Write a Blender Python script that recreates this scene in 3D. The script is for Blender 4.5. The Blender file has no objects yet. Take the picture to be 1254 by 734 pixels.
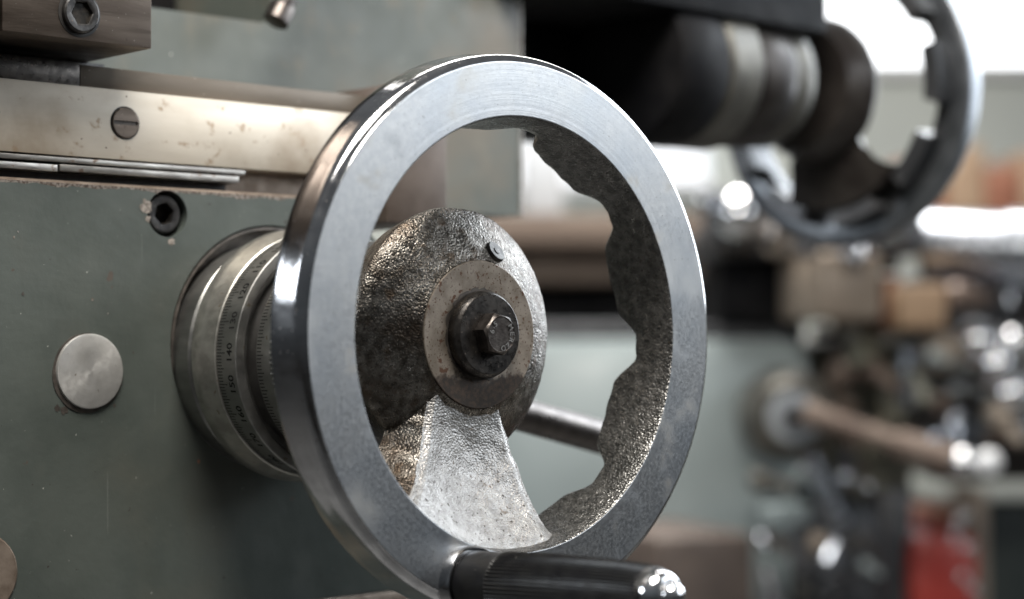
import bpy, bmesh, math, random
import numpy as np
from mathutils import Vector, Matrix, noise
random.seed(7)
R = math.radians
sc = bpy.context.scene
COL = sc.collection
S = 0.08                      # radius of the handwheel in metres; 'wheel units' below are multiples of it
def W(p):                     # wheel frame (x right along the lathe, y up, z out of the machine) -> world metres
    return Vector((S*p[0], -S*p[2], S*p[1]))

# ------------------------------------------------------------------ camera
F, TH, PITCH, ROLL = 2381.93, R(43.042), 0.0276869, -0.00487155
CAM = np.array([-4.76815705, -0.06937368, 5.03326848])
FW = np.array([math.sin(TH)*math.cos(PITCH), math.sin(PITCH), -math.cos(TH)*math.cos(PITCH)])
_r = np.cross(FW, [0, 1, 0]); _r /= np.linalg.norm(_r); _u = np.cross(_r, FW)
RT = _r*math.cos(ROLL)+_u*math.sin(ROLL); UP = -_r*math.sin(ROLL)+_u*math.cos(ROLL)
def ray(px, py): return FW + RT*(px-627)/F - UP*(py-367)/F
def onz(px, py, z):           # point of the machine's vertical plane at depth z
    d = ray(px, py); return CAM + d*(z-CAM[2])/d[2]
def at(px, py, m):            # point m metres away from the camera plane
    return CAM + ray(px, py)*(m/S)
wv = lambda v: Vector((v[0], -v[2], v[1]))
cam = bpy.data.cameras.new("camera"); co = bpy.data.objects.new("camera", cam); COL.objects.link(co)
M = Matrix.Identity(4)
for i, v in enumerate((wv(RT), wv(UP), wv(-FW))):
    for j in range(3): M[j][i] = v[j]
M.translation = W(CAM); co.matrix_world = M
cam.sensor_width = 36; cam.lens = F*36/1254; cam.clip_start = .02; cam.clip_end = 100
cam.dof.use_dof = True; cam.dof.focus_distance = 0.568; cam.dof.aperture_fstop = 7.0; cam.dof.aperture_blades = 0
sc.camera = co

# ------------------------------------------------------------------ world and lamps
wd = bpy.data.worlds.new("World"); sc.world = wd; wd.use_nodes = True
wn, wl = wd.node_tree.nodes, wd.node_tree.links
bg = wn["Background"]
tc = wn.new("ShaderNodeTexCoord"); sep = wn.new("ShaderNodeSeparateXYZ"); wl.new(tc.outputs["Generated"], sep.inputs[0])
rp = wn.new("ShaderNodeValToRGB"); mr = wn.new("ShaderNodeMapRange"); mr.inputs[1].default_value = -1
wl.new(sep.outputs["Z"], mr.inputs[0]); wl.new(mr.outputs[0], rp.inputs[0])
e = rp.color_ramp.elements
e[0].position = .0; e[0].color = (.05, .045, .04, 1); e[1].position = 1; e[1].color = (.62, .64, .66, 1)
for p_, c_ in ((.42, (.07, .068, .066, 1)), (.5, (.16, .175, .19, 1)), (.62, (.30, .33, .36, 1))):
    q = e.new(p_); q.color = c_
wl.new(rp.outputs[0], bg.inputs[0]); bg.inputs[1].default_value = 0.30

def area(name, p, target, sx, sy, power, color):
    l = bpy.data.lights.new(name, 'AREA'); l.shape = 'RECTANGLE'; l.size = sx; l.size_y = sy; l.energy = power; l.color = color
    o = bpy.data.objects.new(name, l); COL.objects.link(o); o.location = W(p)
    o.rotation_euler = (W(target)-W(p)).to_track_quat('-Z', 'Y').to_euler(); return o
area("ceiling_lamp", (-2.4, 8.5, 2.2), (-.3, 0, -.9), .40, .34, 14, (1, .955, .885))
area("window_light", (10.5, 3.6, -1.4), (0, 0, 0), .55, .5, 8.5, (.86, .93, 1))
area("left_window_light", (-14.6, 6.2, -13.4), (-1, .2, 0), .60, .36, 11, (.88, .94, 1))
area("background_fill", (14, 15, -13), (13, -4, -19), 1.2, .8, 62, (1, .97, .93))  # added fill to brighten the background, stands for no known lamp
area("room_window_light", (11, 6.4, 9.5), (0, 0, 0), .9, .55, 7, (.88, .94, 1))
sc.view_settings.view_transform = 'Standard'; sc.view_settings.look = 'None'; sc.view_settings.exposure = 0; sc.view_settings.gamma = 1
sc.cycles.use_denoising = True
sc.cycles.sample_clamp_indirect = 6

# ------------------------------------------------------------------ materials
def mat(name, c1, c2, scale=300, rough=(.3, .5), metal=1.0, bump=(), specks=(), stretch=(1, 1, 1), detail=5,
        wear=None, spec=.5, aniso=0, scratch=None, rings=None, contrast=(.35, .65), coat=0, second=None):
    m = bpy.data.materials.new(name); m.use_nodes = True
    n, l = m.node_tree.nodes, m.node_tree.links; b = n["Principled BSDF"]
    t = n.new("ShaderNodeTexCoord"); mp = n.new("ShaderNodeMapping"); mp.inputs["Scale"].default_value = stretch
    l.new(t.outputs["Object"], mp.inputs[0])
    def ns(sc_, vec=None, det=detail, rg=.55):
        q = n.new("ShaderNodeTexNoise"); q.inputs["Scale"].default_value = sc_; q.inputs["Detail"].default_value = det
        q.inputs["Roughness"].default_value = rg
        l.new(vec or mp.outputs[0], q.inputs["Vector"]); return q.outputs[0]
    def rng(v, a, b_, c=0, d=1):
        q = n.new("ShaderNodeMapRange"); q.interpolation_type = 'SMOOTHSTEP'
        for k, x in zip((1, 2, 3, 4), (a, b_, c, d)): q.inputs[k].default_value = x
        l.new(v, q.inputs[0]); return q.outputs[0]
    def mix(fac, a, b_):
        q = n.new("ShaderNodeMix"); q.data_type = 'RGBA'
        if fac is not None: l.new(fac, q.inputs["Factor"])
        for s, x in ((q.inputs["A"], a), (q.inputs["B"], b_)):
            if isinstance(x, tuple): s.default_value = (*x, 1)
            else: l.new(x, s)
        return q.outputs["Result"]
    base = mix(rng(ns(scale), *contrast), c1, c2)
    if second: base = mix(rng(ns(second[0], t.outputs["Object"]), second[1], second[2]), base, second[3])
    rgh = rng(ns(scale*2.3), .3, .7, *rough)
    met = None
    for (s_, a, b_, c_, rr) in specks:
        f = rng(ns(s_, t.outputs["Object"], 3), a, b_)
        base = mix(f, base, c_)
        q = n.new("ShaderNodeMix"); l.new(f, q.inputs["Factor"]); l.new(rgh, q.inputs["A"]); q.inputs["B"].default_value = rr; rgh = q.outputs["Result"]
    if scratch:                    # fine straight scratches: (density threshold, colour, roughness)
        for q_, (ang, sc3) in enumerate((((.3, .5, .9), (900, 900, 14)), ((1.0, .2, -.6), (800, 10, 800)))):
            mp2 = n.new("ShaderNodeMapping"); mp2.inputs["Rotation"].default_value = ang; mp2.inputs["Scale"].default_value = sc3
            l.new(t.outputs["Object"], mp2.inputs[0]); f = rng(ns(1, mp2.outputs[0], 2), scratch[0], scratch[0]+.035, 0, .8)
            base = mix(f, base, scratch[1]); q = n.new("ShaderNodeMix"); l.new(f, q.inputs["Factor"]); l.new(rgh, q.inputs["A"]); q.inputs["B"].default_value = scratch[2]; rgh = q.outputs["Result"]
    if wear:                       # chipped paint along one edge: (axis, limit, width, noise scale, colour)
        ax, lim, wdt, s_, c_ = wear
        sp = n.new("ShaderNodeSeparateXYZ"); l.new(t.outputs["Object"], sp.inputs[0])
        ad = n.new("ShaderNodeMath"); ad.operation = 'MULTIPLY_ADD'; l.new(ns(s_, t.outputs["Object"], 4), ad.inputs[0])
        ad.inputs[1].default_value = wdt
        if ax[0] == '-':
            ng = n.new("ShaderNodeMath"); ng.operation = 'MULTIPLY'; ng.inputs[1].default_value = -1; l.new(sp.outputs[ax[1]], ng.inputs[0]); l.new(ng.outputs[0], ad.inputs[2])
        else: l.new(sp.outputs[ax], ad.inputs[2])
        f = rng(ad.outputs[0], lim, lim+wdt*(.30 if ax[0] == '-' else .06))
        base = mix(f, base, mix(rng(ns(900), .4, .62), c_, (.09, .065, .05)))
        q = n.new("ShaderNodeMix"); l.new(f, q.inputs["Factor"]); q.inputs["A"].default_value = metal; q.inputs["B"].default_value = .7; met = q.outputs["Result"]
    l.new(base, b.inputs["Base Color"]); l.new(rgh, b.inputs["Roughness"])
    if met: l.new(met, b.inputs["Metallic"])
    else: b.inputs["Metallic"].default_value = metal
    b.inputs["Specular IOR Level"].default_value = spec
    if aniso:
        tg = n.new("ShaderNodeTangent"); tg.direction_type = 'RADIAL'; tg.axis = 'Y'; l.new(tg.outputs[0], b.inputs['Tangent']); b.inputs['Anisotropic'].default_value = aniso
    if coat: b.inputs["Coat Weight"].default_value = coat; b.inputs["Coat Roughness"].default_value = .12
    prev = None
    for (s_, st, dist) in bump:
        q = n.new("ShaderNodeBump"); q.inputs["Strength"].default_value = st; q.inputs["Distance"].default_value = dist
        if s_ > 0: l.new(ns(s_, None, 4), q.inputs["Height"])
        else:                  # pebbled sand-cast grain
            vo = n.new("ShaderNodeTexVoronoi"); vo.feature = 'SMOOTH_F1'; vo.inputs["Scale"].default_value = -s_; vo.inputs["Smoothness"].default_value = .35
            l.new(t.outputs["Object"], vo.inputs["Vector"]); q.invert = True; l.new(vo.outputs["Distance"], q.inputs["Height"])
        if prev: l.new(prev, q.inputs["Normal"])
        prev = q.outputs[0]
    if rings:                      # concentric turning marks: (centre x, centre z, lines per metre, strength)
        sp = n.new("ShaderNodeSeparateXYZ"); l.new(t.outputs["Object"], sp.inputs[0]); cb_ = n.new("ShaderNodeCombineXYZ")
        for ax, k in (("X", 0), ("Z", 1)):
            sb = n.new("ShaderNodeMath"); sb.operation = 'SUBTRACT'; sb.inputs[1].default_value = rings[k]; l.new(sp.outputs[ax], sb.inputs[0]); l.new(sb.outputs[0], cb_.inputs[k])
        ln = n.new("ShaderNodeVectorMath"); ln.operation = 'LENGTH'; l.new(cb_.outputs[0], ln.inputs[0])
        c1_ = n.new("ShaderNodeCombineXYZ"); l.new(ln.outputs["Value"], c1_.inputs[0])
        q = n.new("ShaderNodeBump"); q.inputs["Strength"].default_value = rings[3]; q.inputs["Distance"].default_value = .0003
        l.new(ns(rings[2], c1_.outputs[0], 3), q.inputs["Height"])
        if prev: l.new(prev, q.inputs["Normal"])
        prev = q.outputs[0]
    if prev: l.new(prev, b.inputs["Normal"])
    return m

MT = {}
MT['rim'] = mat('satin_polished_rim', (.49, .495, .50), (.56, .56, .555), 420, (.30, .40), 1, bump=[(2600, .10, .0002), (160, .02, .0006)], aniso=.2,
                specks=[(1500, .63, .72, (.24, .23, .22), .5), (90, .54, .80, (.41, .42, .43), .48), (60, .58, .74, (.42, .39, .345), .5), (30, .50, .75, (.57, .57, .56), .42), (700, .715, .73, (.12, .11, .10), .5)], scratch=(.735, (.60, .60, .60), .45), rings=(0, 0, 900, .10), second=(13, .42, .66, (.43, .455, .485)))
MT['chrome_edge'] = mat('chromed_edge', (.42, .42, .43), (.56, .56, .57), 120, (.09, .17), 1, bump=[(900, .05, .0002)],
                specks=[(700, .66, .74, (.2, .18, .17), .4)], stretch=(1, .25, 1))
MT['cast'] = mat('rough_cast_metal', (.095, .085, .073), (.25, .232, .208), 330, (.20, .40), .93, bump=[(-1500, .40, .0006), (2600, .35, .0003), (420, .18, .0009)], second=(38, .46, .66, (.085, .064, .048)),
                specks=[(210, .54, .72, (.10, .075, .055), .42), (900, .64, .74, (.06, .045, .035), .5)])
MT['cast_inner'] = mat('dark_cast_metal', (.12, .119, .115), (.25, .244, .234), 330, (.22, .42), .9, bump=[(-1350, .5, .0007), (420, .3, .0008)],
                specks=[(1000, .62, .72, (.06, .05, .04), .5)])
MT['spoke'] = mat('silver_cast_spoke', (.34, .33, .32), (.48, .47, .46), 330, (.34, .50), .85, bump=[(-1500, .34, .0006), (2600, .35, .0003), (300, .12, .001)],
                specks=[(900, .62, .68, (.10, .09, .08), .5), (260, .66, .76, (.2, .17, .14), .45)])
MT['land'] = mat('turned_rusty_land', (.215, .178, .14), (.315, .268, .22), 200, (.42, .6), .55, bump=[(1500, .12, .0003)],
                specks=[(420, .60, .66, (.13, .07, .045), .6), (1300, .60, .66, (.10, .06, .04), .6), (150, .66, .74, (.10, .075, .06), .5)], wear=('-Z', .0150, .0075, 330, (.055, .046, .040)))
MT['black_steel'] = mat('oiled_black_steel', (.035, .032, .03), (.075, .068, .062), 300, (.25, .42), .8, bump=[(1500, .12, .0003)],
                specks=[(900, .66, .72, (.16, .13, .11), .4)])
MT['bolt_face'] = mat('worn_bolt_face', (.07, .06, .055), (.13, .115, .105), 400, (.3, .45), .9, bump=[(1800, .15, .0003)])
MT['letter'] = mat('worn_raised_letter', (.30, .28, .26), (.46, .44, .41), 900, (.3, .4), 1)
MT['socket'] = mat('black_socket_screw', (.03, .029, .029), (.06, .057, .055), 400, (.28, .42), .75, bump=[(1500, .15, .0003)],
                specks=[(700, .66, .72, (.13, .09, .07), .5)])
MT['hole'] = mat('hole_shade', (.012, .011, .01), (.03, .026, .022), 400, (.4, .6), 0, spec=.15)  # shade inside the shallow sockets, put into a near-black colour
MT['green'] = mat('grey_green_machine_paint', (.059, .069, .062), (.080, .091, .082), 26, (.30, .42), 0, bump=[(40, .10, .003), (330, .09, .0008), (1500, .06, .0003)],
                specks=[(330, .71, .725, (.035, .028, .025), .6), (520, .735, .745, (.50, .50, .46), .4), (90, .70, .715, (.075, .060, .048), .6), (60, .55, .85, (.078, .086, .076), .45)], second=(16, .5, .75, (.085, .088, .074)),
                scratch=(.745, (.17, .18, .165), .5), wear=('Z', .0478, .0042, 95, (.28, .24, .205)), coat=.1, spec=.4)
MT['green_up'] = mat('grey_green_column_paint', (.088, .099, .088), (.112, .122, .108), 26, (.3, .45), 0, bump=[(260, .06, .0008)], second=(11, .50, .68, (.135, .118, .09)),
                specks=[(55, .52, .8, (.16, .145, .115), .5), (420, .72, .74, (.42, .42, .39), .4)], spec=.5)
MT['beige'] = mat('ground_steel_strip', (.54, .48, .395), (.66, .60, .515), 55, (.34, .50), .35, bump=[(1500, .07, .0003)], stretch=(.22, 1, 1),
                specks=[(190, .62, .74, (.36, .27, .19), .5), (480, .70, .74, (.13, .085, .06), .5)], contrast=(.3, .7),
                second=(24, .46, .70, (.37, .30, .225)), scratch=(.74, (.36, .30, .24), .5))
MT['brown'] = mat('stained_brown_steel', (.10, .079, .064), (.165, .134, .111), 60, (.32, .5), .8, bump=[(900, .10, .0004)], stretch=(.3, 1, 2.2),
                specks=[(900, .69, .73, (.45, .41, .37), .4), (300, .66, .75, (.08, .06, .05), .5)])
MT['ledge'] = mat('grey_ground_ledge', (.105, .088, .07), (.155, .132, .108), 60, (.4, .55), .5, bump=[(900, .08, .0004)], stretch=(.3, 1, 1),
                specks=[(500, .69, .73, (.34, .31, .28), .5)])
MT['gib'] = mat('scuffed_gib_steel', (.27, .25, .23), (.42, .40, .37), 400, (.3, .45), .9, bump=[(1200, .15, .0003)], stretch=(.2, 1, 1),
                specks=[(330, .60, .68, (.2, .15, .12), .5)])
MT['recess'] = mat('oily_brown_recess', (.17, .13, .10), (.26, .21, .17), 150, (.4, .6), .5)
MT['chip'] = mat('chipped_primer_edge', (.10, .085, .07), (.30, .26, .225), 700, (.5, .7), .2)
MT['end_shade'] = mat('shaded_slide_end', (.085, .064, .052), (.14, .11, .092), 40, (.4, .55), .3, bump=[(700, .1, .0004)])  # shade on the end of the slide, put into the brown
MT['rod'] = mat('dark_brown_rod_steel', (.085, .074, .068), (.13, .115, .105), 120, (.26, .38), .9, bump=[(900, .06, .0003)])
MT['gap_black'] = mat('near_black_gap', (.012, .011, .010), (.025, .022, .02), 200, (.4, .6), .1)  # plain near-black for narrow gaps and seats
MT['disc'] = mat('turned_bare_steel', (.50, .49, .47), (.58, .57, .55), 300, (.36, .46), .7, aniso=.6, rings=(-.873*.08, -.130*.08, 1500, .12), bump=[(1500, .05, .0002)],
                specks=[(420, .70, .74, (.2, .17, .14), .5)])
MT['dial'] = mat('satin_dial_steel', (.23, .228, .22), (.32, .315, .30), 120, (.34, .46), .95, bump=[(1800, .08, .0002)],
                specks=[(280, .66, .74, (.2, .17, .13), .5)], stretch=(1, .3, 1))
MT['flange'] = mat('flange_steel', (.30, .29, .265), (.43, .42, .385), 150, (.33, .45), .9, bump=[(1500, .1, .0002)],
                specks=[(350, .66, .72, (.2, .15, .1), .5)])
MT['dial_dark'] = mat('grey_dial_groove', (.10, .096, .092), (.14, .135, .13), 150, (.4, .5), .7)
MT['ink'] = mat('engraved_ink', (.012, .012, .012), (.02, .02, .02), 300, (.8, .9), 0, spec=.05)
MT['seat'] = mat('dirty_bearing_seat', (.05, .043, .037), (.10, .086, .075), 220, (.4, .55), .4)
MT['plastic'] = mat('black_handle_plastic', (.005, .005, .006), (.011, .011, .011), 200, (.30, .44), 0, bump=[(1200, .05, .0002)],
                specks=[(480, .735, .75, (.16, .15, .135), .6)], spec=.35)
MT['chrome'] = mat('bright_chrome', (.75, .75, .76), (.86, .86, .87), 200, (.08, .16), 1)
MT['black_paint'] = mat('black_machine_paint', (.004, .004, .005), (.010, .0095, .010), 40, (.5, .65), 0, spec=.12)
MT['dark_grey'] = mat('dark_grey_machine', (.05, .052, .056), (.10, .10, .105), 30, (.3, .5), .4)
MT['wheel_far'] = mat('grey_far_wheel', (.16, .172, .188), (.28, .295, .315), 30, (.3, .45), .9)
MT['cast_far'] = mat('dark_far_hub', (.028, .023, .021), (.055, .048, .043), 60, (.3, .45), .5)
MT['ring_far'] = mat('olive_dial_ring', (.085, .08, .07), (.135, .128, .11), 60, (.35, .45), .5)
MT['wall'] = mat('pale_wall_paint', (.62, .65, .61), (.68, .71, .66), 4, (.7, .8), 0)
MT['white'] = mat('white_paint', (.78, .79, .80), (.84, .84, .84), 5, (.5, .6), 0)
MT['floor'] = mat('grey_concrete', (.16, .155, .15), (.24, .235, .225), 5, (.6, .8), 0)
MT['wood'] = mat('worn_bench_wood', (.125, .088, .066), (.20, .150, .115), 12, (.5, .7), 0, stretch=(1, 1, 6))
MT['tan'] = mat('tan_oily_iron', (.25, .20, .155), (.36, .30, .24), 12, (.4, .6), .1)
MT['orange'] = mat('orange_tan_block', (.34, .22, .13), (.44, .30, .19), 14, (.5, .6), 0)
MT['sage'] = mat('sage_green_machine', (.295, .34, .338), (.35, .40, .397), 8, (.3, .42), 0)
MT['olive'] = mat('olive_grey_machine', (.19, .185, .14), (.25, .24, .19), 8, (.35, .5), 0)
MT['rust'] = mat('rusty_lever_steel', (.14, .098, .078), (.23, .175, .14), 30, (.4, .55), .3)
MT['pale'] = mat('pale_grey_cabinet', (.38, .40, .42), (.43, .45, .46), 5, (.5, .6), 0)
MT['dark_wood'] = mat('dark_old_wood', (.075, .055, .045), (.13, .098, .08), 14, (.5, .7), 0)
MT['mirror'] = mat('mirror_bright_steel', (.85, .85, .85), (.9, .9, .9), 100, (.02, .05), 1)
MT['red'] = mat('red_enamel', (.50, .055, .042), (.58, .085, .065), 20, (.25, .4), 0)
MT['brick'] = mat('red_brown_box', (.22, .085, .05), (.30, .13, .08), 20, (.6, .8), 0)
MT['card'] = mat('brown_cardboard', (.30, .20, .13), (.38, .27, .18), 16, (.7, .8), 0)
MT['steel_far'] = mat('blued_steel_far', (.30, .32, .35), (.46, .48, .52), 30, (.22, .32), 1)
MT['dark_green'] = mat('dark_green_cabinet', (.025, .035, .033), (.04, .05, .047), 10, (.4, .5), 0)
def emis(name, c, s):
    m = bpy.data.materials.new(name); m.use_nodes = True; b = m.node_tree.nodes["Principled BSDF"]
    b.inputs["Base Color"].default_value = (.8, .8, .8, 1); b.inputs["Emission Color"].default_value = (*c, 1); b.inputs["Emission Strength"].default_value = s
    return m
MT['daylight'] = emis('daylit_window_pane', (.95, .98, 1), 2.6)
MT['daylight2'] = emis('daylit_lower_pane', (.86, .92, 1), .8)

# ------------------------------------------------------------------ building helpers
def thing(name, label, cat, loc=(0, 0, 0), group=None):
    o = bpy.data.objects.new(name, None); o.empty_display_size = .02; COL.objects.link(o); o.location = W(loc)
    o['label'] = label; o['category'] = cat
    if group: o['group'] = group
    return o
class MB:
    """collects geometry given in wheel units; build() links it as one mesh object"""
    def __init__(s): s.v = []; s.f = []; s.mi = []; s.m = 0
    def add(s, vs, fs):
        o = len(s.v); s.v += [tuple(map(float, x)) for x in vs]
        for f in fs: s.f.append([o+i for i in f]); s.mi.append(s.m)
    def lathe(s, prof, n=160, c=(0, 0), closed=False, wob=0, phase=0, caps=True):
        """revolve (r,z) about the z axis"""
        vs = []; k = len(prof)
        for i in range(n):
            a = 2*math.pi*i/n+phase
            for (r, z) in prof:
                if wob:
                    d = noise.noise(Vector((r*math.cos(a)*7, r*math.sin(a)*7, z*7+3.3)))*wob + noise.noise(Vector((r*math.cos(a)*22, r*math.sin(a)*22, z*22)))*wob*.4
                else: d = 0
                vs.append((c[0]+(r+d)*math.cos(a), c[1]+(r+d)*math.sin(a), z+d))
        fs = []
        for i in range(n):
            j = (i+1) % n
            for q in range(k if closed else k-1):
                q2 = (q+1) % k
                fs.append((i*k+q, j*k+q, j*k+q2, i*k+q2))
        if not closed and caps:
            for q in (0, k-1):
                if prof[q][0] > 1e-6: fs.append([i*k+q for i in range(n)][::(1 if q else -1)])
        s.add(vs, fs); return s
    def box(s, lo, hi, bev=0):
        bm = bmesh.new(); bmesh.ops.create_cube(bm, size=1)
        for v in bm.verts: v.co = Vector([(lo[i]+hi[i])/2+v.co[i]*(hi[i]-lo[i]) for i in range(3)])
        if bev: bmesh.ops.bevel(bm, geom=bm.edges[:], offset=bev, segments=2, profile=.5, affect='EDGES')
        bm.verts.index_update(); s.add([v.co for v in bm.verts], [[v.index for v in f.verts] for f in bm.faces]); bm.free(); return s
    def tube(s, a, b, r0, r1=None, n=40, prof=None):
        """round bar from a to b; prof = [(t, radius)] along it"""
        a = Vector(a); b = Vector(b); d = (b-a); q = d.to_track_quat('Z', 'Y'); L = d.length
        prof = prof or [(0, r0), (1, r0 if r1 is None else r1)]
        vs = []
        for i in range(n):
            an = 2*math.pi*i/n
            for (t, r) in prof: vs.append(a+q@Vector((r*math.cos(an), r*math.sin(an), t*L)))
        k = len(prof); fs = [(i*k+p, ((i+1) % n)*k+p, ((i+1) % n)*k+p+1, i*k+p+1) for i in range(n) for p in range(k-1)]
        fs.append([i*k for i in range(n)][::-1]); fs.append([i*k+k-1 for i in range(n)])
        s.add(vs, fs); return s
    def ball(s, c, r, n=24, sq=1):
        p = [(math.sin(math.pi*i/n)*r, -math.cos(math.pi*i/n)*r) for i in range(n+1)]
        p[0] = (0, -r); p[-1] = (0, r)
        t = MB(); t.lathe(p, n*2); s.add([(x+c[0], y+c[1], z*sq+c[2]) for x, y, z in t.v], t.f); return s
    def build(s, name, material, parent=None, angle=35, mats=None):
        org = parent.location.copy() if parent and parent.parent is None else (parent['_o'] if parent else Vector((0, 0, 0)))
        org = Vector(org)
        me = bpy.data.meshes.new(name); me.from_pydata([W(v)-org for v in s.v], [], s.f)
        for m in (mats or [material]): me.materials.append(MT[m])
        bm = bmesh.new(); bm.from_mesh(me)
        for f, mi in zip(bm.faces, s.mi): f.material_index = mi; f.smooth = True
        bmesh.ops.remove_doubles(bm, verts=bm.verts[:], dist=1e-7)
        bmesh.ops.recalc_face_normals(bm, faces=bm.faces[:])
        bm.to_mesh(me); bm.free()
        me.set_sharp_from_angle(angle=R(angle))
        o = bpy.data.objects.new(name, me); COL.objects.link(o)
        if parent:
            o.parent = parent
        o['_o'] = org
        return o
def solo(o, label, cat, group=None):
    o['label'] = label; o['category'] = cat
    if group: o['group'] = group
    return o
def plate(outline, holes, z1, z0, bev=0.0):
    """flat plate with round holes: front at z1, back at z0; holes = (cx, cy, r, floor z)"""
    bm = bmesh.new()
    loops = [[bm.verts.new((x, y, z1)) for x, y in outline]]
    for (cx, cy, r, zf) in holes:
        loops.append([bm.verts.new((cx+r*math.cos(2*math.pi*i/72), cy+r*math.sin(2*math.pi*i/72), z1)) for i in range(72)])
    ed = []
    for L in loops:
        for i in range(len(L)): ed.append(bm.edges.new((L[i], L[(i+1) % len(L)])))
    bmesh.ops.triangle_fill(bm, use_beauty=True, edges=ed)
    def wall(L, z, dx=0, dy=0):
        N = [bm.verts.new((v.co.x+dx, v.co.y+dy, z)) for v in L]
        for i in range(len(L)):
            j = (i+1) % len(L); bm.faces.new((L[i], L[j], N[j], N[i]))
        return N
    o = loops[0]
    cx = sum(v.co.x for v in o)/len(o); cy = sum(v.co.y for v in o)/len(o)
    back = wall(o, z0); bm.faces.new(back)
    for L, h in zip(loops[1:], holes):
        fl = wall(L, h[3]); bm.faces.new(fl)
    bm.verts.index_update()
    m = MB(); m.add([v.co.copy() for v in bm.verts], [[v.index for v in f.verts] for f in bm.faces]); bm.free(); return m
def text_mesh(txt, size):
    cu = bpy.data.curves.new('t', 'FONT'); cu.body = txt; cu.size = size; cu.align_x = 'CENTER'; cu.align_y = 'CENTER'; cu.resolution_u = 3; cu.offset = size*.018
    o = bpy.data.objects.new('t', cu); COL.objects.link(o)
    dg = bpy.context.evaluated_depsgraph_get(); me = bpy.data.meshes.new_from_object(o.evaluated_get(dg))
    vs = [(v.co.x, v.co.y) for v in me.vertices]; fs = [list(p.vertices) for p in me.polygons]
    bpy.data.objects.remove(o); bpy.data.curves.remove(cu); bpy.data.meshes.remove(me)
    return vs, fs
def sstep(a, b, x):
    t = min(1, max(0, (x-a)/(b-a))); return t*t*(3-2*t)

# ------------------------------------------------------------------ the setting: workshop floor and wall far behind
fl = MB(); fl.box((-60, -15.2, -90), (110, -15, 30)).build('floor', 'floor')['kind'] = 'structure'

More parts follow.
